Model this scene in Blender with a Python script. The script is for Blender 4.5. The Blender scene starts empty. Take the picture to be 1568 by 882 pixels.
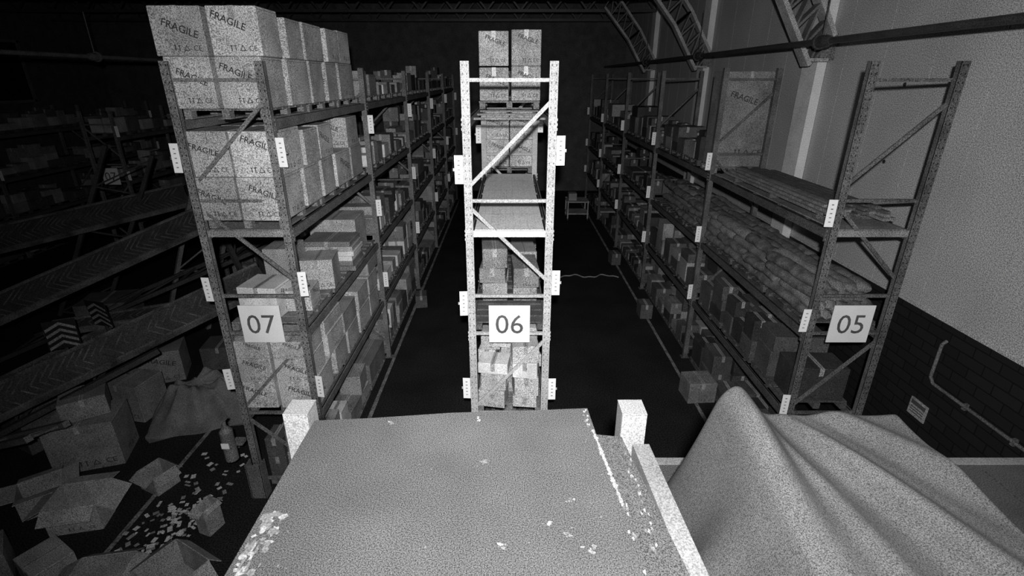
import bpy, math, random
from mathutils import Matrix, Vector, Euler, noise
random.seed(6)
sc = bpy.context.scene
COL = sc.collection
T = Matrix.Translation
def RX(a): return Matrix.Rotation(a,4,'X')
def RY(a): return Matrix.Rotation(a,4,'Y')
def RZ(a): return Matrix.Rotation(a,4,'Z')
I4 = Matrix.Identity(4)
rad = math.radians

# ------------------------------------------------------------ materials
MATS = {}
def mat(name, g, rough=0.7, amp=0.7, scale=75.0, spec=0.2, blot=0.25, blots=2.5, metal=0.0, bump=0.0):
    m = bpy.data.materials.new(name); m.use_nodes = True
    nt = m.node_tree; N = nt.nodes; L = nt.links
    b = N['Principled BSDF']
    b.inputs['Roughness'].default_value = rough
    b.inputs['Specular IOR Level'].default_value = spec
    b.inputs['Metallic'].default_value = metal
    tc = N.new('ShaderNodeTexCoord')
    n1 = N.new('ShaderNodeTexNoise'); n1.inputs['Scale'].default_value = scale; n1.inputs['Detail'].default_value = 1.0
    n2 = N.new('ShaderNodeTexNoise'); n2.inputs['Scale'].default_value = blots; n2.inputs['Detail'].default_value = 4.0
    L.new(tc.outputs['Object'], n1.inputs['Vector']); L.new(tc.outputs['Object'], n2.inputs['Vector'])
    r1 = N.new('ShaderNodeMapRange'); r1.inputs['From Min'].default_value=.3; r1.inputs['From Max'].default_value=.7
    r1.inputs['To Min'].default_value = g*(1-amp); r1.inputs['To Max'].default_value = g*(1+amp)
    L.new(n1.outputs['Fac'], r1.inputs['Value'])
    r2 = N.new('ShaderNodeMapRange'); r2.inputs['From Min'].default_value=.3; r2.inputs['From Max'].default_value=.7
    r2.inputs['To Min'].default_value = 1-blot; r2.inputs['To Max'].default_value = 1+blot
    L.new(n2.outputs['Fac'], r2.inputs['Value'])
    mu = N.new('ShaderNodeMath'); mu.operation='MULTIPLY'; mu.use_clamp=True
    L.new(r1.outputs[0], mu.inputs[0]); L.new(r2.outputs[0], mu.inputs[1])
    L.new(mu.outputs[0], b.inputs['Base Color'])
    if bump>0:
        bp = N.new('ShaderNodeBump'); bp.inputs['Strength'].default_value=bump; bp.inputs['Distance'].default_value=.02
        L.new(n2.outputs['Fac'], bp.inputs['Height']); L.new(bp.outputs[0], b.inputs['Normal'])
    MATS[name]=m
    return m
mat('card_a',.42); mat('card_b',.33); mat('card_c',.5); mat('card_d',.22); mat('card_white',.7,amp=.35)
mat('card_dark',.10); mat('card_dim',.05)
mat('tape',.36,rough=.35,spec=.4); mat('ink',.05,amp=.2); mat('ink_soft',.16)
mat('seam',.04)
mat('post_06',.47,rough=.5,blot=.15,amp=.4); mat('post_07',.17,rough=.5,blot=.3); mat('post_05',.12,rough=.5,blot=.35)  # lamp hotspot put into post colour: rack 06 lightened, the others darker
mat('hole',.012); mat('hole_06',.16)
mat('beam',.17,rough=.5); mat('beam_dark',.1,rough=.5)
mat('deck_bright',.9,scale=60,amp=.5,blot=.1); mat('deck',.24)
mat('wood',.2,blots=6); mat('wood_dark',.1,blots=6)
mat('tag',.95,amp=.05,blot=.03); mat('sign_white',.85,amp=.08,blot=.05); mat('sign_ink',.1,amp=.2)
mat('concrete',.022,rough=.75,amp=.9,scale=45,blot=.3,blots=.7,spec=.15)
mat('floor_paint',.22,amp=.5,scale=30,blot=.5,blots=5)
mat('wall_panel',.5,amp=.6,scale=60,blot=.12,blots=.6)
mat('wall_col',.85,amp=.25,scale=55,blot=.1)
mat('wall_dark',.1,amp=.5,scale=30); mat('ceil',.05,amp=.4,scale=20)
mat('steel_dark',.05,rough=.45,spec=.4); mat('steel_mid',.16,rough=.5); mat('steel_light',.4)
mat('crate_top',.055,amp=.85,scale=210,blot=.14,blots=3,rough=.8)
mat('crate_side',.04,amp=.5,scale=150)
mat('chip',.2,amp=.4,scale=120); mat('chip_soft',.11,amp=.4,scale=120); mat('near_post',.19,amp=.4,scale=150,blot=.15)
mat('near_beam',.05,amp=.3,scale=150)
mat('tarp',.066,amp=.75,scale=210,blot=.12,blots=3,rough=.85,bump=.1)
mat('tarp_far',.16,amp=.5,blot=.3)
mat('platform',.05,amp=.6,scale=140); mat('platform_edge',.15,amp=.4,scale=140)
mat('sack',.15,amp=.6,blot=.45,blots=7); mat('paper',.75); mat('cable',.3); mat('board',.06)
mat('tread',.055,amp=.5,scale=50); mat('tread_hi',.1,amp=.5,scale=50,blot=.6,blots=3)

def brick_mat():
    m = bpy.data.materials.new('painted_brick'); m.use_nodes=True
    nt=m.node_tree; N=nt.nodes; L=nt.links; b=N['Principled BSDF']
    b.inputs['Roughness'].default_value=.6; b.inputs['Specular IOR Level'].default_value=.2
    tc=N.new('ShaderNodeTexCoord'); sp=N.new('ShaderNodeSeparateXYZ'); cb=N.new('ShaderNodeCombineXYZ')
    L.new(tc.outputs['Object'],sp.inputs[0]); L.new(sp.outputs[1],cb.inputs[0]); L.new(sp.outputs[2],cb.inputs[1])
    br=N.new('ShaderNodeTexBrick'); br.inputs['Scale'].default_value=1.0
    br.inputs['Brick Width'].default_value=.44; br.inputs['Row Height'].default_value=.17; br.inputs['Mortar Size'].default_value=.01
    br.inputs['Color1'].default_value=(.018,.018,.018,1); br.inputs['Color2'].default_value=(.024,.024,.024,1); br.inputs['Mortar'].default_value=(.010,.010,.010,1)
    L.new(cb.outputs[0],br.inputs['Vector']); L.new(br.outputs['Color'],b.inputs['Base Color'])
    bp=N.new('ShaderNodeBump'); bp.inputs['Strength'].default_value=.5; bp.inputs['Distance'].default_value=.008; bp.invert=True
    L.new(br.outputs['Fac'],bp.inputs['Height']); L.new(bp.outputs[0],b.inputs['Normal'])
    MATS['brick']=m
brick_mat()

# ------------------------------------------------------------ builder
class MB:
    def __init__(s): s.v=[]; s.f=[]; s.m=[]; s.slots=[]; s.sm=[]
    def mi(s,n):
        if n not in s.slots: s.slots.append(n)
        return s.slots.index(n)
    def add(s,vs,fs,m,M=I4,smooth=False):
        o=len(s.v); s.v.extend([tuple(M@Vector(v)) for v in vs]); k=s.mi(m)
        for f in fs: s.f.append(tuple(i+o for i in f)); s.m.append(k); s.sm.append(smooth)
    def box(s,c,d,m,M=I4):
        x,y,z=c; a,b,e=d[0]/2,d[1]/2,d[2]/2
        vs=[(x+i*a,y+j*b,z+k*e) for k in(-1,1) for j in(-1,1) for i in(-1,1)]
        s.add(vs,[(0,2,3,1),(4,5,7,6),(0,1,5,4),(2,6,7,3),(0,4,6,2),(1,3,7,5)],m,M)
    def cbox(s,c,d,ch,m,M=I4):   # chamfered box, base centre c
        x,y,z=c; a,b=d[0]/2,d[1]/2; h=d[2]
        def ring(a,b,ch,zz): return [(x+p,y+q,zz) for p,q in((-a+ch,-b),(a-ch,-b),(a,-b+ch),(a,b-ch),(a-ch,b),(-a+ch,b),(-a,b-ch),(-a,-b+ch))]
        vs=ring(a-ch,b-ch,ch*.5,z)+ring(a,b,ch,z+ch)+ring(a,b,ch,z+h-ch)+ring(a-ch,b-ch,ch*.5,z+h)
        fs=[tuple(range(7,-1,-1)),tuple(range(24,32))]
        for r in range(3):
            for i in range(8):
                j=(i+1)%8; fs.append((r*8+i,r*8+j,r*8+8+j,r*8+8+i))
        s.add(vs,fs,m,M)
    def beam(s,p,q,w,h,m,roll=0):
        p=Vector(p);q=Vector(q);d=q-p;l=d.length
        M=T((p+q)/2)@d.to_track_quat('Y','Z').to_matrix().to_4x4()@RY(roll)
        s.box((0,0,0),(w,l,h),m,M)
    def cyl(s,p,q,r,m,n=12,r2=None):
        p=Vector(p);q=Vector(q);d=q-p;l=d.length; r2=r if r2 is None else r2
        M=T(p)@d.to_track_quat('Z','Y').to_matrix().to_4x4()
        vs=[(r*math.cos(2*math.pi*i/n),r*math.sin(2*math.pi*i/n),0) for i in range(n)]+[(r2*math.cos(2*math.pi*i/n),r2*math.sin(2*math.pi*i/n),l) for i in range(n)]
        s.add(vs,[(i,(i+1)%n,n+(i+1)%n,n+i) for i in range(n)],m,M,True)
        s.add(vs,[tuple(range(n-1,-1,-1)),tuple(range(n,2*n))],m,M)
    def text(s,t,M,size,m):
        vs,fs=textmesh(t); s.add([(x*size,y*size,0) for x,y in vs],fs,m,M)
    def obj(s,name,parent=None):
        me=bpy.data.meshes.new(name); me.from_pydata(s.v,[],s.f)
        for n in s.slots: me.materials.append(MATS[n])
        me.polygons.foreach_set('material_index',s.m); me.polygons.foreach_set('use_smooth',s.sm)
        me.update(); o=bpy.data.objects.new(name,me); COL.objects.link(o)
        if parent: o.parent=parent
        return o
def empty(name,loc=(0,0,0)):
    e=bpy.data.objects.new(name,None); e.location=(0,0,0); COL.objects.link(e); return e
_tc={}
def textmesh(t):
    if t in _tc: return _tc[t]
    cu=bpy.data.curves.new('t','FONT'); cu.body=t; cu.size=1; cu.resolution_u=3
    if t=='FRAGILE': cu.offset=.012
    o=bpy.data.objects.new('t',cu); COL.objects.link(o)
    bpy.context.view_layer.update()
    dg=bpy.context.evaluated_depsgraph_get(); me=bpy.data.meshes.new_from_object(o.evaluated_get(dg))
    vs=[(v.co.x,v.co.y) for v in me.vertices]; fs=[tuple(p.vertices) for p in me.polygons]
    bpy.data.objects.remove(o); bpy.data.meshes.remove(me)
    mx=(max(v[0] for v in vs)+min(v[0] for v in vs))/2; my=(max(v[1] for v in vs)+min(v[1] for v in vs))/2
    _tc[t]=([(a-mx,b-my) for a,b in vs],fs); return _tc[t]

TRI=[(0,.5),(-.5,-.4),(.5,-.4),(0,.28),(-.32,-.28),(.32,-.28)]
TRIF=[(0,1,4,3),(1,2,5,4),(2,0,3,5)]
RFP=random.Random(77)
def face_print(mb,M,w,h,big=True):
    """M maps XY plane to the box face centre"""
    s=min(w*.19,h*.24,.17)
    if big: mb.text('FRAGILE',M@T((w*RFP.choice((-.08,.06,.1)),h*RFP.uniform(.05,.25),.003))@RZ(rad(RFP.choice((-22,-20,-17)))),s,'ink')
    q=min(w,h)*.14
    mb.add([(a*q,b*q,0) for a,b in TRI],TRIF,'ink',M@T((w*.12,-h*.34,.003)))
    mb.text('CE',M@T((w*.33,-h*.34,.003)),q*1.1,'ink')
    for k in(-.02,-.1):
        mb.box((w*k,-h*.34,.002),(q*.12,q*.8,.002),'ink',M); mb.box((w*k,-h*.34+q*.35,.003),(q*.35,q*.12,.002),'ink',M)
def carton(mb,x,y,z,w,d,h,m='card_a',rot=0,prints=0,tape=True,M0=None):
    M=(M0 if M0 is not None else T((x,y,z))@RZ(rot))
    mb.cbox((0,0,0),(w,d,h),.008,m,M)
    if tape:
        mb.box((0,0,h),(.07,d*.98,.004),'tape',M)
        mb.box((0,-d/2,h-.07),(.07,.004,.14),'tape',M)
        mb.box((0,0,h+.0025),(.006,d*.98,.002),'seam',M)
        mb.box((w/2,0,h-.03),(.003,d*.97,.004),'seam',M)
    if prints:
        face_print(mb,M@T((0,-d/2,h/2))@RX(math.pi/2),w,h,prints>1)
        if random.random()<.5: face_print(mb,M@T((w/2,0,h/2))@RZ(math.pi/2)@RX(math.pi/2),d,h,random.random()<.3)
def pallet(mb,x,y,z,w,d,m='wood'):
    for i in range(3):
        for j in range(3): mb.box((x+(i-1)*(w/2-.06),y+(j-1)*(d/2-.06),z+.065),(.1,.12,.08),m)
        mb.box((x+(i-1)*(w/2-.06),y,z+.012),(.1,d,.022),m)
    n=6
    for k in range(n): mb.box((x,y-d/2+d*(k+.5)/n,z+.117),(w,d/n*.78,.022),m)

# ------------------------------------------------------------ racks
ZT=6.9
YS=[7.0,11.7,16.4,21.1,25.8,30.5]
def post(mb,x,y,z0,z1,m,holes=True):
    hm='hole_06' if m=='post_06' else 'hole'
    mb.box((x,y-.038,(z0+z1)/2),(.11,.012,z1-z0),m)
    for s in(-1,1):
        mb.box((x+s*.049,y,(z0+z1)/2),(.012,.09,z1-z0),m); mb.box((x+s*.04,y+.042,(z0+z1)/2),(.03,.008,z1-z0),m)
    mb.box((x,y,z0+.006),(.2,.16,.012),m)
    if holes:
        z=z0+.15
        while z<z1-.05:
            for s in(-1,1): mb.box((x+s*.028,y-.045,z),(.011,.003,.024),hm)
            z+=.1
def rack(x0,x1,ys,pm,bm,num,levels,tags,zt=ZT,sign=True,decks=(),tagsets=True):
    E=empty('pallet_rack')
    up=MB(); be=MB(); dk=MB(); tg=MB()
    for k,y in enumerate(ys):
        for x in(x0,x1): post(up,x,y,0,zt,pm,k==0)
        for z in(6.68,5.14,3.72,3.1,1.65,.3):
            if z<zt: up.box(((x0+x1)/2,y,z),(x1-x0-.1,.04,.045),pm)
        for a,za,b,zb in((x1,6.45,x0,5.32),(x0,5.06,x1,3.95),(x1,3.0,x0,1.75),(x0,1.55,x1,.4)):
            if za<zt: up.beam((a,y+.005,za),(b,y+.005,zb),.03,.05,pm)
    for k in range(len(ys)-1):
        ya,yb=ys[k],ys[k+1]
        for z in levels:
            for x,s in((x0,-1),(x1,1)):
                be.box((x,(ya+yb)/2,z-.065),(.045,yb-ya-.1,.13),bm)
                be.box((x-s*.02,(ya+yb)/2,z-.03),(.03,yb-ya-.1,.06),bm)
                for yy,t in((ya,1),(yb,-1)):
                    be.box((x+s*.055,yy+t*.03,z-.06),(.01,.1,.2),bm)
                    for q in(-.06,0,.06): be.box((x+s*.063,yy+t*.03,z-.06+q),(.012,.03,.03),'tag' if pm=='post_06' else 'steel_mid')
            for t in range(1,5): be.box(((x0+x1)/2,ya+(yb-ya)*t/5,z-.05),(x1-x0-.06,.06,.03),bm)
    for (z,ya,yb,m) in decks:
        n=9
        for i in range(n):
            w=(x1-x0-.14)/n
            dk.box((x0+.07+w*(i+.5),(ya+yb)/2,z+.012),(w*.985,yb-ya,.022),m)
        dk.box(((x0+x1)/2,ya-.02,z-.03),(x1-x0-.1,.03,.09),m)
        yy=ya+.9
        while yy<yb: dk.box(((x0+x1)/2,yy,z+.024),(x1-x0-.16,.006,.002),'beam'); yy+=.93
    for k,y in enumerate(ys):
        for side,zs in tags.items():
            for z in zs:
                x=x0-.115 if side=='L' else x1+.115
                off=random.uniform(-.03,.03)
                M=T((x,y-.05,z+off))@RX(rad(random.uniform(-3,3)))@RZ(rad(random.uniform(-12,12)))
                tg.box((0,0,0),(.115,.006,.38),'tag',M); tg.box((0.0,.01,0),(.16,.008,.04),pm,M)
                for b in range(5): tg.box((0,-.004,-.12+b*.06),(.03,.002,.014),'card_d',M)
    up.obj('upright_frames',E); 
    if be.v: be.obj('load_beams',E)
    if dk.v: dk.obj('shelf_decking',E)
    if tg.v: tg.obj('reflective_tags',E)
    if sign:
        s=MB(); cx=(x0+x1)/2; 
        M=T((cx,ys[0]-.075,3.29))@RZ(rad(0))
        s.box((0,0,0),(.61,.012,.61),'sign_white',M); s.text(num,M@T((0,-.009,-.0))@RX(math.pi/2),.44,'sign_ink')
        s.obj('number_sign',E)
    return E

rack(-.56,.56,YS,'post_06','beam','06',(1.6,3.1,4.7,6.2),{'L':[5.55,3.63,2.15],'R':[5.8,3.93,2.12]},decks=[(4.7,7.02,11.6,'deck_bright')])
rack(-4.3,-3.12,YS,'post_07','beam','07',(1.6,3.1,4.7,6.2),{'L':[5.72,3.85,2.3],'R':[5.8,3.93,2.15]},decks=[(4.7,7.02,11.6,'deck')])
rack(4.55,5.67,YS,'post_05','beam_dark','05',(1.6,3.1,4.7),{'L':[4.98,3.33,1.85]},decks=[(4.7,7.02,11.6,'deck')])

CM=['card_a','card_b','card_d','card_b','card_d','card_dark','card_white']
CF=['card_b','card_d','card_dark','card_dark','card_dim','card_d']  # far bays: darker carton colours carry the dimming with distance
def fill(mb,x0,x1,ya,yb,z,hmax,seed,cm=CM,prints=0,full=.85,floor=False,pm='wood',npal=3):
    R=random.Random(seed)
    L=(yb-ya-.25)/npal
    for p in range(npal):
        yc=ya+.12+L*(p+.5)
        zb=z
        pallet(mb,(x0+x1)/2,yc,zb,x1-x0-.06,L*.93,pm); zb+=.13
        if R.random()>full: hm=hmax*.3
        else: hm=hmax*R.uniform(.6,1)
        nc=R.choice((1,2,2,3)); nr=R.choice((1,2,2,3))
        W=(x1-x0-.04)/nc; D=L*.93/nr
        for i in range(nc):
            for j in range(nr):
                zz=zb; H=hm*R.uniform(.7,1)
                while True:
                    h=R.uniform(.22,.6)
                    if zz+h>zb+H: 
                        if zz==zb: h=max(.15,H)
                        else: break
                    carton(mb,x0+.02+W*(i+.5),yc-L*.465+D*(j+.5),zz,W*R.uniform(.82,.98),D*R.uniform(.8,.97),h-.004,R.choice(cm),rad(R.uniform(-4,4)),prints=prints if R.random()<.5 else 0)
                    zz+=h
                    if zz>=zb+H-.1: break

# ---- rack 07 front bay, individually stacked cartons
def ccarton(x,y,z,w,d,h,m='card_a',rot=0,prints=2,tilt=None):
    b=MB(); M0=T((x,y,z))@RZ(rad(rot))
    if tilt: M0=T((x,y,z))@Euler((rad(tilt[0]),rad(tilt[1]),rad(rot))).to_matrix().to_4x4()
    carton(b,0,0,0,w,d,h,m,0,prints,M0=M0); return b.obj('cardboard_box')
pal=MB()
for z in(1.6,3.1,4.7,6.2):
    for k in range(3): pallet(pal,-3.71,7.02+.76+k*1.5,z+.025 if z==4.7 else z,1.12,1.38)
pal.obj('wooden_pallets')
R7=random.Random(3)
for (z,hs) in((6.335,(.62,.56)),(4.86,(.6,.6)),(1.735,(.5,.42,.3))):
    zz=z
    for t,h in enumerate(hs):
        y=6.98; k=0
        while y<11.3:
            d=R7.uniform(.62,.95)
            if y+d>11.55: break
            for i in range(2):
                w=(.6,.6)[i]; 
                ov=-.03 if (z>6 and t==1) else 0
                x=(-4.03,-3.40)[i]+(ov if i==0 else -ov)
                last=t==len(hs)-1
                hh=(h-.004)*(1 if not last else R7.uniform(.86,1.03) if k>0 else 1)
                if last and z<6 and k>1 and R7.random()<.25: continue
                ccarton(x,y+d/2+R7.uniform(-.01,.01),zz,w*R7.uniform(.93,1.0)*(1.08 if ov else 1),d*R7.uniform(.92,.98),hh,R7.choice(('card_a','card_a','card_b','card_c')),R7.uniform(-1.5,1.5),2 if k<1 else R7.choice((0,1,2)))
            y+=d+(.04 if k%2 else .14); k+=1
        zz+=h
# level 3.1 of 07
ccarton(-3.85,7.55,3.235,.62,.6,.5,'card_white',-6,1)
ccarton(-3.38,7.75,3.235,.4,.5,.35,'card_c',4,1)
ccarton(-3.4,8.7,3.235,.55,.6,.55,'card_a',8,1)
ccarton(-4.0,8.7,3.235,.5,.6,.75,'card_b',0,1)
for i in range(6):
    ccarton(-3.45+R7.uniform(-.04,.04),9.7+R7.uniform(-.03,.03),3.235+i*.1,.9,.7,.095,R7.choice(('card_a','card_white','card_d')),R7.uniform(-3,3),0)
ccarton(-3.7,10.8,3.235,.95,.85,.75,'card_a',2,1)
m=MB()
fill(m,-4.27,-3.14,7.0,11.7,0,1.2,11,prints=1)
for k in range(1,5):
    ya,yb=YS[k],YS[k+1]
    for z,h in((0,1.25),(1.6,1.25),(3.1,1.25),(4.7,1.2),(6.2,.95)):
        fill(m,-4.27,-3.14,ya,yb,z,h*(.75 if (k==1 and z==4.7) else 1),100*k+int(z*10),cm=CM if k==1 else CF,prints=1 if k==1 else 0,full=.65)
m.obj('cardboard_box_stack')

# ---- rack 06
m=MB()
for k in range(1,5):
    for z,h in((0,1.2),(1.6,1.2),(3.1,1.2),(4.7,1.25),(6.2,.9)):
        if k==1 and z==4.7: continue
        fill(m,-.53,.53,YS[k],YS[k+1],z,h,300*k+int(z*10),cm=['card_a','card_b','card_b','card_d'],prints=1 if k==1 else 0,full=.85)
fill(m,-.53,.53,7.0,11.7,0,1.2,41)
m.obj('cardboard_box_stack')
pal=MB(); pallet(pal,0,10.3,6.2,1.06,1.6); pallet(pal,0,12.6,4.7,1.06,1.5)
for k in range(3): pallet(pal,0,7.8+k*1.5,3.1,1.06,1.38,'wood_dark'); pallet(pal,0,7.8+k*1.5,1.6,1.06,1.38)
pal.obj('wooden_pallets')
for t in range(2):
    for i in(-1,1):
        for j in range(2): ccarton(i*.265+(.0 if i<0 else .02),9.9+j*.78,6.335+t*.56,.5,.74,.555-(.02 if i<0 else 0),('card_b','card_a')[t] if i<0 else 'card_b',0,2)
for t in range(2):
    for i in(-1,1):
        for j in range(2): ccarton(i*.265,12.25+j*.75,4.835+t*.6,.5,.7,.595,'card_c',R7.uniform(-1,1),2)
R6=random.Random(9)
for y in(8.3,9.2,10.1,11.0):
    for i in(-1,1):
        z=3.235
        for t in range(R6.choice((2,3))):
            h=R6.uniform(.2,.38); ccarton(i*.26,y,z,.46*R6.uniform(.85,1.02),.75,h,R6.choice(('card_b','card_d','card_d')),R6.uniform(-4,4),R6.choice((0,1))); z+=h+.003
for y,row,n in((7.22,0,2),(7.66,0,3),(8.3,0,3),(9.2,0,3),(10.1,0,3),(11.0,0,3)):
    for i in range(n):
        z=1.735; x=(i-(n-1)/2)*(1.0/n)
        ztop=2.9-(.25 if n==2 and i==0 else 0)
        while z<ztop-.12 if y<8 else z<2.3:
            h=min(R6.uniform(.17,.34),2.98-z); ccarton(x+R6.uniform(-.02,.02),y+R6.uniform(-.02,.02),z,(.95/n)*R6.uniform(.8,1.0),.38,h,R6.choice(('card_a','card_c','card_white','card_c')),R6.uniform(-11,11),R6.choice((0,0,1))); z+=h+.003

# ---- rack 05
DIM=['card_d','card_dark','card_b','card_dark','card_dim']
m=MB()
for k in range(0,5):
    for z,h in((0,1.1),(1.6,1.15),(3.1,.9),(4.7,1.2)):
        if k==0 and z>=3: continue
        if k==1 and z==3.1: continue
        ya=YS[k]+(1.0 if (k==1 and z==4.7) else 0)
        fill(m,4.58,5.64,ya,YS[k+1],z,h,700*k+int(z*10)+3,cm=(['card_dark','card_dim','card_dark'] if k==0 else DIM),prints=1 if k==1 and z<4.6 else 0,full=.7,pm='wood_dark')
m.obj('cardboard_box_stack')
b=MB(); pallet(b,5.15,12.2,4.7,1.1,.8); b.obj('wooden_pallets')
ccarton(5.18,12.2,4.835,1.1,.7,2.0,'card_d',0,2)
# timber/pipe bundle on level 4.7
b=MB(); R5=random.Random(5)
for j in range(3): b.box((5.11,7.6+j*1.5,4.77),(1.0,.09,.07),'wood_dark')
for l in range(3):
    for i in range(9-l):
        b.box((4.68+i*.115+l*.05+R5.uniform(-.01,.01),9.2+R5.uniform(-.15,.15),4.83+l*.045),(.095,3.6+R5.uniform(-.4,.3),.042),R5.choice(('wood','wood_dark','card_d')))
b.obj('timber_plank_bundle')
# long wrapped rolls heaped on level 3.1
def roll(mb,p,q,r,m,seed):
    p=Vector(p);q=Vector(q);d=q-p;l=d.length; n=12;k=16; vs=[];fs=[]
    M=T(p)@d.to_track_quat('Z','Y').to_matrix().to_4x4()
    for i in range(k+1):
        t=i/k; e=min(1,(min(t,1-t)*k/1.6+.25))**.5
        for j in range(n):
            a=2*math.pi*j/n
            rr=r*e*(1+.38*noise.noise(Vector((math.cos(a)*1.3+seed,math.sin(a)*1.3,t*l*4.5))))
            vs.append((rr*math.cos(a)*1.15,rr*math.sin(a)*.85,t*l))
    for i in range(k):
        for j in range(n): fs.append((i*n+j,i*n+(j+1)%n,(i+1)*n+(j+1)%n,(i+1)*n+j))
    mb.add(vs,fs,m,M,True); mb.add(vs,[tuple(range(n-1,-1,-1)),tuple(range(k*n,k*n+n))],m,M)
b=MB()
for j in range(6): pallet(b,5.11,7.8+j*1.5+(.15 if j>2 else 0),3.1,1.06,1.38,'wood_dark')
for l in range(4):
    for i in range(5):
        y=7.15
        while y<15.9:
            L=R5.uniform(1.1,2.0)
            if y+L>16.2: break
            x=4.72+i*.19+R5.uniform(-.03,.03)+(.03*l)
            if i<5-l*.6: roll(b,(x,y,3.31+l*.15),(x+R5.uniform(-.1,.1),y+L,3.31+l*.15+R5.uniform(-.03,.03)),R5.uniform(.1,.125),R5.choice(('sack','sack','card_d')),y*3+i+l*5)
            y+=L*.93
b.obj('wrapped_textile_roll_pile')
ccarton(4.25,9.9,0,.62,.55,.5,'card_d',4,1)
for i,(x,y,h) in enumerate(((4.1,14.2,.45),(4.1,19.0,.45),(-2.7,15.0,.4))):
    ccarton(x if x>0 else -2.8,y,0,.36,.5,h,'card_dark',5*i,0)

# ------------------------------------------------------------ shell
def slab(name,c,d,m):
    b=MB(); b.box(c,d,m); return b.obj(name)
XW=6.8
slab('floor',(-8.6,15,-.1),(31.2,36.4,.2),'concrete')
slab('ceiling',(-8.6,15,11.1),(31.2,36.4,.2),'ceil')
slab('wall_left',(-24.1,15,5.5),(.2,36.4,11),'wall_dark')
slab('wall_back',(-8.6,33.1,5.5),(31.2,.2,11),'wall_dark')
slab('wall_front',(-8.6,-3.1,5.5),(31.2,.2,11),'wall_dark')
b=MB()
b.box((XW+.12,15,1.59),(.24,36.2,3.18),'brick')
y=-3.0; 
while y<33:
    b.box((XW+.12,y+.6,7.09),(.24,1.188,7.82),'wall_panel'); b.box((XW+.14,y+1.2,7.09),(.24,.014,7.82),'seam'); y+=1.2
b.box((XW-.005,15,3.2),(.03,36,.05),'wall_panel')
for yy in(9.5,14.2): 
    for z in(4.5,5.3,6.6): b.cyl((XW-.012,yy,z),(XW+.01,yy,z),.035,'seam',8)
b.obj('wall_right')
# floor markings
b=MB()
Rf=random.Random(4)
for x,ya,yb in((-2.98,6,31),(4.15,6,31),(-6.15,4.5,12)):
    y=ya
    while y<yb:
        l=Rf.uniform(.5,1.6); b.box((x,y+l/2,.003),(.085*Rf.uniform(.85,1.05),l-.01,.004),'floor_paint'); y+=l
b.obj('floor_line_marking')
# cable on floor
b=MB(); pts=[]
for i in range(40):
    t=i/39; pts.append(Vector((.95+3.0*t,17.5+.12*math.sin(t*17)+.06*math.sin(t*41),.03)))
for p,q in zip(pts,pts[1:]): b.cyl(p,q,.022,'cable',6)
b.obj('floor_cable')
# window on far left
b=MB(); b.box((-23.96,25.5,7.0),(.06,4.0,2.6),'hole')
for z in(5.65,8.35): b.box((-23.93,25.5,z),(.1,4.3,.12),'steel_mid')
for y in(23.4,27.6): b.box((-23.93,y,7),(.1,.12,2.8),'steel_mid')
b.obj('window_1')

# right wall: columns, haunches, rafters
for k,y in enumerate((12.3,19.3,26.3)):
    b=MB()
    b.box((XW-.11,y,5.5),(.2,.6,10.98),'wall_col')
    A=[Vector((6.2,y-.6,6.95)),Vector((5.35,y-.6,8.3)),Vector((4.2,y-.6,9.6))]
    B=[Vector((6.6,y-.6,7.5)),Vector((5.85,y-.6,8.7)),Vector((4.6,y-.6,10.2))]
    for S in(A,B):
        for p,q in zip(S,S[1:]): b.beam(p,q,.3,.09,'steel_light')
    for a0,a1,b0,b1 in((A[0],A[1],B[0],B[1]),(A[1],A[2],B[1],B[2])):
        for i in range(5):
            t=i/4; p=a0.lerp(a1,t); q=b0.lerp(b1,t); b.beam(p,q,.25,.05,'steel_mid')
            if i<4: b.beam(p,b0.lerp(b1,(i+1)/4),.2,.04,'steel_mid')
    b.box((6.35,y-.6,7.05),(.4,.32,.06),'steel_light'); b.box((6.6,y-.35,7.3),(.3,.5,.5),'steel_mid')
    b.obj('steel_haunch_column')
for y in(14,18,22,26,30):
    b=MB()
    for z in(9.5,10.4): b.box((-8.6,y,z),(30.4,.12,.12),'steel_dark')
    x=-23.5
    while x<6: 
        b.beam((x,y,9.5),(x+.75,y,10.4),.07,.07,'steel_dark'); b.beam((x+.75,y,10.4),(x+1.5,y,9.5),.07,.07,'steel_dark'); x+=1.5
    b.obj('roof_truss')
# overhead pipes
def pipe_run(x,z,y0,y1,joints,r,m):
    b=MB(); b.cyl((x,y0,z),(x,y1,z),r,m,14)
    for j in joints:
        b.cyl((x,j-.16,z),(x,j+.16,z),r*1.9,m,14); b.cyl((x,j-.3,z),(x,j-.16,z),r*1.2,m,14,r*1.9); b.cyl((x,j+.05,z),(x,j+.1,z),r*2.4,m,14)
        b.cyl((x,j,z),(x+.0,j,z+1.2),.014,m,6)
    return b.obj('overhead_pipe')
pipe_run(5.6,7.31,1,32.9,(10.2,16.7,23),.055,'steel_dark')
pipe_run(-12.5,7.3,1,32.9,(10,17,24),.06,'steel_mid')
# wall conduit + notice on brick
b=MB(); xx=XW-.06
P=[(xx,7.08,2.86),(xx,7.08,2.28),(xx,7.0,2.2),(xx,3.0,2.18)]
for p,q in zip(P,P[1:]): b.cyl(p,q,.026,'steel_mid',10)
b.cyl((xx,7.08,2.86),(XW,7.08,2.92),.026,'steel_mid',10)
for y in(6.4,5.6,4.8): b.box((XW-.03,y,2.18),(.06,.05,.1),'steel_mid')
b.obj('wall_conduit')
b=MB(); b.box((XW-.012,7.15,1.6),(.02,.36,.3),'steel_light'); b.box((XW-.024,7.15,1.68),(.004,.3,.07),'sign_ink')
for i in range(3): b.box((XW-.024,7.15,1.6-i*.045),(.004,.28,.015),'sign_ink')
b.obj('wall_notice_sign')

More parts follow.
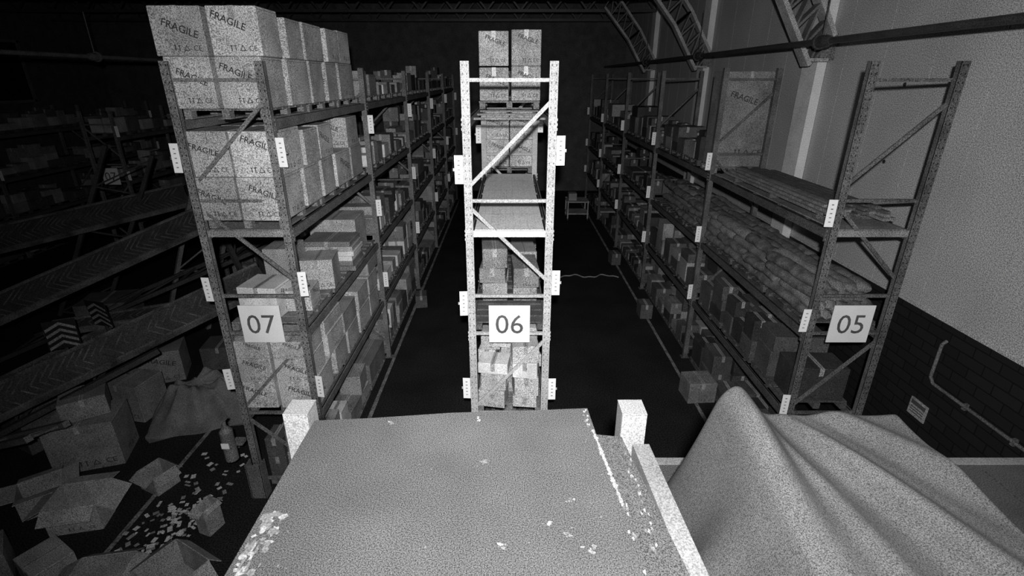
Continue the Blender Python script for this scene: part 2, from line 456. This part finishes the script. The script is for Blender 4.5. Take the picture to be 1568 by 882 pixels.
# trolley far in right aisle
b=MB()
for x in(2.95,3.95):
    for y in(25.5,26.5): b.box((x,y,.55),(.06,.06,.9),'steel_light')
for z in(.35,.95): b.box((3.45,26,z),(1.1,1.1,.05),'steel_light')
for x in(2.95,3.95):
    for y in(25.5,26.5): b.cyl((x-.03,y,.06),(x+.03,y,.06),.06,'steel_dark',10)
b.box((3.2,26,1.15),(.4,.5,.35),'card_b')
b.obj('hand_trolley')

# rack 07 foot: extinguisher by the post
b=MB(); ex,ey=-4.52,6.72
b.cyl((ex,ey,.95),(ex,ey,1.5),.1,'steel_mid',16); b.cyl((ex,ey,1.5),(ex,ey,1.58),.1,'steel_mid',16,.04); b.cyl((ex,ey,1.58),(ex,ey,1.68),.03,'steel_mid',10)
b.box((ex,ey,1.7),(.05,.18,.03),'steel_mid'); b.box((ex,ey-.105,1.28),(.12,.01,.1),'tag'); b.box((ex+.1,ey+.12,1.2),(.16,.14,.06),'steel_mid')
b.obj('fire_extinguisher')
b=MB(); b.box((-4.3,6.84,.35),(.24,.02,.7),'steel_mid'); b.box((-4.42,6.92,.35),(.02,.18,.7),'steel_mid'); b.box((-4.18,6.92,.35),(.02,.18,.7),'steel_mid')
b.obj('post_guard')

# ------------------------------------------------------------ near rack + crate
ZC=5.1
E=empty('pallet_rack'); b=MB()
for x in(-1.085,.635):
    b.box((x,2.17,2.56),(.125,.012,5.12),'near_post')
    for s in(-1,1): b.box((x+s*.057,2.23,2.56),(.012,.11,5.12),'near_post')
    b.box((x,2.228,5.123),(.126,.128,.008),'near_post')
    xb=.80 if x>0 else -1.07
    b.box((xb,-.75,2.42),(.125,.12,4.84),'near_post')
    b.box((x,2.23,.006),(.24,.2,.012),'near_post')
for z in(.4,1.8,3.2,4.6): b.box((-.22,2.23,z),(1.6,.04,.05),'near_post')
b.obj('upright_frames',E)
b=MB()
b.beam((.675,2.14,4.90),(.815,-.7,4.90),.085,.12,'platform_edge'); b.beam((-1.04,2.12,4.93),(-1.04,-.7,4.93),.03,.12,'near_beam')
b.box((-.22,2.17,3.9),(1.6,.05,.12),'near_beam')
b.obj('load_beams',E)
b=MB()
def poly(mb,pts,z0,z1,m,ms):
    n=len(pts); vs=[(x,y,z0) for x,y in pts]+[(x,y,z1) for x,y in pts]
    mb.add(vs,[tuple(range(n,2*n))],m); mb.add(vs,[tuple(range(n-1,-1,-1))]+[(i,(i+1)%n,n+(i+1)%n,n+i) for i in range(n)],ms)
poly(b,[(-1.0,-.6),(.69,-.6),(.64,1.3),(.55,2.06),(.42,2.08),(-.98,2.08)],4.0,ZC-.03,'crate_top','crate_side')
poly(b,[(-1.0,-.6),(.5,-.6),(.485,1.3),(.465,1.6),(.42,2.07),(.408,2.255),(.1,2.235),(-.3,2.215),(-.7,2.17),(-.985,2.15)],ZC-.025,ZC,'crate_top','crate_side')
Rc=random.Random(12); nchip=[0]
def chip(x,y,rx,ry,z=ZC+.0006,m=None):
    nchip[0]+=1; z+=nchip[0]*1.0e-5
    n=11; vs=[]
    for i in range(n):
        a=2*math.pi*i/n; r=Rc.uniform(.45,1.1); vs.append((x+rx*r*math.cos(a),y+ry*r*math.sin(a),z))
    b.add(vs,[tuple(range(n))],m or Rc.choice(('chip','chip_soft')))
for i in range(34):
    t=i/33; chip(.410+.049*t,2.07-.47*t,.006+.009*Rc.random(),.015,m='chip')
for i in range(12): chip(.395+Rc.uniform(-.015,.008),Rc.uniform(2.1,2.24),.006,.012)
for i in range(60): chip(-.965+abs(Rc.gauss(0,.045)),Rc.uniform(1.2,1.55),Rc.uniform(.004,.026),Rc.uniform(.008,.03),m='chip_soft' if i%3 else 'chip')
for i in range(12): chip(.465+Rc.uniform(-.01,.015),Rc.uniform(1.25,1.6),.006,.014)
for x,y in((-.03,1.4),(.15,1.5),(.22,1.45),(.25,1.62),(-.16,2.15),(-.6,2.13),(.3,1.38),(-.12,1.85)):
    for _ in range(7): chip(x+Rc.gauss(0,.01),y+Rc.gauss(0,.009),Rc.uniform(.004,.012),Rc.uniform(.003,.009),m=None)
for i in range(60): chip(Rc.uniform(-.9,.45),Rc.uniform(1.2,2.15),Rc.uniform(.002,.006),Rc.uniform(.002,.005),m='chip_soft')
for i in range(30): chip(.565+Rc.uniform(-.035,.0),Rc.uniform(1.4,2.0),.005,.013,ZC-.0292)
b.obj('storage_crate')

# mezzanine platform with tarp
ZP=4.25
b=MB(); b.box((3.81,.6,ZP-.06),(5.92,4.4,.12),'platform'); b.box((3.81,2.83,ZP-.06),(5.92,.06,.14),'platform_edge')
for x in(.98,3.8,6.6): b.box((x,2.75,2.06),(.12,.12,4.12),'steel_mid'); b.box((x,-1.4,2.06),(.12,.12,4.12),'steel_mid')
x=1.4
while x<6.6: b.box((x,.6,ZP+.001),(.012,4.3,.003),'seam'); x+=.6
b.obj('mezzanine_platform')
b=MB()
NX,NY=220,230
X0,X1,Y0,Y1=.8,2.6,-.4,2.72
vs=[];fs=[]
def sst(a,c,x):
    t=max(0,min(1,(x-a)/(c-a))); return t*t*(3-2*t)
def tarp_h(x,y):
    bx0,bx1,by0,by1=1.12,2.09,-.1,2.32
    dx=max(bx0-x,0,x-bx1); dy=max(0,y-by1,by0-y); d=math.hypot(dx,dy)
    top=ZP+.775
    # corner of the load pushes the sheet up, with a ridge running back to the camera
    top+=.15*math.exp(-((x-1.19)/.11)**2)*sst(1.3,2.2,y)
    top+=.03*math.exp(-((x-1.22)/.1)**2)
    # long folds fanning out from that corner
    ang=math.atan2(x-1.1,2.9-y); rr=math.hypot(x-1.1,2.6-y)
    for a0,w,h in((.24,.04,.03),(.36,.05,-.025),(.5,.035,.03),(.66,.06,-.02),(.8,.05,.025),(1.05,.07,.012)):
        top+=h*math.exp(-((ang-a0-.04*math.sin(rr*3))/w)**2)*sst(.25,.9,rr)
    top+=.02*noise.noise(Vector((x*2.2,y*1.4,1)))
    along=(y if dx>=dy else x)
    drop=d*(2.7+.55*math.sin(along*6+.9)+.25*math.sin(along*13+1))*(1.15 if x>bx1 else 1)
    return max(top-drop,ZP+.006+.012*(1+noise.noise(Vector((x*6,y*6,0)))))
for j in range(NY+1):
    for i in range(NX+1):
        x=X0+(X1-X0)*i/NX; y=Y0+(Y1-Y0)*j/NY; vs.append((x,y,tarp_h(x,y)))
for j in range(NY):
    for i in range(NX):
        q=(j*(NX+1)+i,j*(NX+1)+i+1,(j+1)*(NX+1)+i+1,(j+1)*(NX+1)+i)
        if all(vs[k][2]<ZP+.035 for k in q): continue
        fs.append(q)
b.add(vs,fs,'tarp',I4,True); o=b.obj('tarpaulin_covered_load')
sm=o.modifiers.new('s','SMOOTH'); sm.iterations=9; sm.factor=.6

# ------------------------------------------------------------ left side: debris
def opencarton(x,y,z,w,d,h,m,rot,tilt=(0,0),flap=40):
    b=MB(); M=T((x,y,z))@Euler((rad(tilt[0]),rad(tilt[1]),rad(rot))).to_matrix().to_4x4(); t=.012
    b.box((0,0,t/2),(w,d,t),m,M)
    for s in(-1,1):
        b.box((s*w/2,0,h/2),(t,d,h),m,M); b.box((0,s*d/2,h/2),(w,t,h),m,M)
        b.box((s*w*.2,0,0),(w*.4,d*.98,t),m,M@T((s*w/2,0,h))@RY(rad(s*(flap+random.uniform(-15,25)))))
        b.box((0,s*d*.2,0),(w*.98,d*.4,t),m,M@T((0,s*d/2,h))@RX(rad(-s*(flap+random.uniform(-20,25)))))
    face_print(b,M@T((0,-d/2-.008,h/2))@RX(math.pi/2),w,h,False)
    return b.obj('open_cardboard_box')
ccarton(-7.85,7.9,0,1.1,.8,.95,'card_d',18,1)
ccarton(-8.05,9.35,0,.95,.7,.85,'card_d',-10,1)
ccarton(-8.35,10.8,0,.95,.8,.8,'card_d',22,2)
ccarton(-9.35,8.5,0,.9,.9,.9,'card_dark',-25,1)
ccarton(-7.85,8.0,.96,.7,.6,.4,'card_d',35,1)
ccarton(-7.2,11.4,0,.8,.7,.6,'card_dark',8,1)
ccarton(-9.8,10.9,0,1.0,.8,.8,'card_dark',40,1)
ccarton(-10.9,12.8,0,1.2,1.0,1.2,'card_dark',14,1)
opencarton(-6.95,6.4,0,.75,.6,.5,'card_a',12,flap=30)
opencarton(-6.2,7.15,0,.45,.4,.36,'card_b',-24)
opencarton(-7.85,6.7,0,.6,.5,.42,'card_b',38,flap=-10)
opencarton(-4.65,5.1,0,.75,.6,.5,'card_b',-28,flap=50)
opencarton(-5.65,5.05,0,.7,.6,.42,'card_b',10,flap=15)
ccarton(-6.65,5.35,0,.6,.5,.4,'card_b',-30,1)
opencarton(-8.6,5.5,0,.8,.7,.5,'card_d',20)
ccarton(-7.55,5.3,0,.6,.6,.5,'card_d',42,1)
opencarton(-4.78,6.2,0,.28,.22,.5,'card_b',70)
# cloth heap
b=MB(); n=60; vs=[];fs=[]
for j in range(n+1):
    for i in range(n+1):
        u=-1+2*i/n; v=-1+2*j/n; r2=(u**4+v**4)**.25
        h=.85*(1-max(0,r2-.45)/.55)**.8 if r2<1 else 0
        a=math.atan2(v,u)
        h*=1+.3*noise.noise(Vector((u*2.2,v*2.2,4)))+.14*math.sin(a*11)*r2
        vs.append((u*.95*(1+.08*math.sin(a*9)),v*.6*(1+.06*math.sin(a*7)),max(h,.01)))
for j in range(n):
    for i in range(n): fs.append((j*(n+1)+i,j*(n+1)+i+1,(j+1)*(n+1)+i+1,(j+1)*(n+1)+i))
b.add(vs,fs,'tarp_far',T((-6.5,9.15,0))@RZ(rad(20)),True); b.obj('tarpaulin_heap')
# papers
b=MB(); Rp=random.Random(8)
for i in range(190):
    if i%3==0: x=Rp.gauss(-5.45,.28); y=Rp.gauss(6.3,.3)
    else: x=Rp.uniform(-6.0,-4.9); y=Rp.uniform(5.7,8.2)
    if x<-6.2 or y<5.6 or x>-4.95 or (y>6.85 and x<-5.85) or (y>7.0 and Rp.random()<.6): continue
    M=T((x,y,.012+i*.0002))@RZ(Rp.uniform(0,3.1))@RX(rad(Rp.uniform(-4,4)))
    b.box((0,0,0),(Rp.uniform(.03,.12),Rp.uniform(.03,.08),.003),Rp.choice(('paper','paper','card_b','card_c')),M)
b.obj('scattered_papers')
# collapsed decking with chevron tread
RTp=random.Random(2)
def tread_plank(p,q,w,roll,name='collapsed_rack_decking'):
    p=Vector(p);q=Vector(q);d=q-p;l=d.length
    M=T((p+q)/2)@d.to_track_quat('Y','Z').to_matrix().to_4x4()@RY(roll)
    b=MB(); b.box((0,0,0),(w,l,.05),'tread',M)
    for s in(-1,1): b.box((s*w/2,0,0),(.04,l,.14),'tread_hi',M)
    y=-l/2+.15
    while y<l/2-.15:
        for s in(-1,1):
            if RTp.random()<.85: b.box((0,0,0),(w*.5,.022,.01),'tread_hi',M@T((s*w*.21,y,.03))@RZ(s*rad(38)))
        y+=.13
    return b.obj(name)
tread_plank((-8.9,6.6,1.6),(-4.9,9.6,3.05),.62,rad(30))
tread_plank((-11.5,9.0,1.9),(-6.6,12.6,3.9),.8,rad(24))
tread_plank((-14.5,12.0,2.6),(-9.6,15.2,3.5),.9,rad(30))
tread_plank((-9.9,9.9,1.7),(-6.0,11.2,1.9),.45,rad(10))
tread_plank((-10.5,7.2,.9),(-8.5,9.9,1.6),.5,rad(25))
# fallen rack frames
def fallen(p,u,v,l,w,m='steel_dark'):
    p=Vector(p);u=Vector(u).normalized();v=Vector(v).normalized(); b=MB()
    b.beam(p,p+u*l,.1,.1,m); b.beam(p+v*w,p+v*w+u*l,.1,.1,m)
    n=int(l/1.2)
    for i in range(n):
        a=p+u*(l*(i+.1)/n); c=p+u*(l*(i+.9)/n); b.beam(a,c+v*w,.04,.04,m); b.beam(a,a+v*w,.04,.04,m)
    return b.obj('collapsed_rack_frame')
fallen((-10.6,5.9,.3),(1,.75,.4),(-.4,.6,.3),5.0,1.0)
fallen((-7.2,6.9,1.5),(-.9,.3,-.38),(-.3,-.7,.1),3.5,.5,'steel_mid')
fallen((-12.5,11,.3),(1,.3,.38),(0,1,.1),7,1.1)
fallen((-9.8,13.2,.1),(.25,.3,1),(1,.1,-.1),4.6,1.1,'steel_mid')
fallen((-6.0,11.8,.05),(-.35,.15,1),(0,1,0),3.8,1.0)
fallen((-13.5,14,.1),(.5,.1,1),(1,.3,-.3),5.5,1.1)
def chevron(x,y,z,rot,tilt):
    b=MB(); M=T((x,y,z))@Euler((rad(tilt),0,rad(rot))).to_matrix().to_4x4()@RX(math.pi/2)
    b.box((0,0,-.01),(.5,.55,.015),'hole',M)
    for k in range(4):
        for s in(-1,1):
            x1=s*.23; yb=-.27+k*.12
            b.add([(0,yb+.1,0.002),(x1,yb-.02,0.002),(x1,yb+.035,0.002),(0,yb+.155,0.002)],[(0,1,2,3) if s>0 else (3,2,1,0)],'card_d',M)
    b.box((0,-.95,-.03),(.05,2.1,.03),'steel_dark',M)
    return b.obj('chevron_hazard_board')
chevron(-8.4,8.6,2.25,25,-6); chevron(-8.2,9.3,2.35,-15,6)
# standing racks deeper on the left
def farrack(x0,ys,num,seed,sign):
    rack(x0,x0+1.12,ys,'steel_mid','beam_dark',num,(1.6,3.1,4.7),{'R':[4.9,3.3]},zt=5.6,sign=sign)
    m=MB()
    for k in range(len(ys)-1):
        for z,h in((0,1.1),(1.6,1.1),(3.1,1.1),(4.7,.9)): fill(m,x0+.03,x0+1.09,ys[k],ys[k+1],z,h,seed+k*10+int(z),cm=['card_d','card_dark','card_dark','card_b'],full=.7,pm='wood_dark')
    m.obj('cardboard_box_stack')
farrack(-15.5,[19.5,24.2,28.9],'07',51,True)
farrack(-9.6,[16.4,21.1,25.8,30.5],'08',81,False)
farrack(-20.5,[15,19.7,24.4,29.1],'09',91,False)

# ------------------------------------------------------------ lights & camera
def spot(name,loc,tgt,P,size,blend,r=.06):
    l=bpy.data.lights.new(name,'SPOT'); l.energy=P; l.spot_size=rad(size); l.spot_blend=blend; l.shadow_soft_size=r
    o=bpy.data.objects.new(name,l); o.location=loc; o.rotation_euler=(Vector(tgt)-Vector(loc)).to_track_quat('-Z','Y').to_euler(); COL.objects.link(o)
spot('infrared_lamp',(0,-.25,7.05),(.9,7,4.8),2450,132,1)
spot('infrared_hot_lamp',(.05,-.25,7.1),(-.1,7,4.5),1600,56,1)
w=bpy.data.worlds.new('world'); sc.world=w; w.use_nodes=True
w.node_tree.nodes['Background'].inputs[0].default_value=(.5,.5,.5,1); w.node_tree.nodes['Background'].inputs[1].default_value=.01
cam=bpy.data.cameras.new('camera'); cam.sensor_width=36; cam.lens=36*787/1568; cam.clip_end=200; cam.clip_start=.02
co=bpy.data.objects.new('camera',cam); co.location=(0,0,6.7); co.rotation_euler=(rad(90-22.2),0,0); cam.shift_x=4/1568
COL.objects.link(co); sc.camera=co
sc.view_settings.view_transform='Standard'
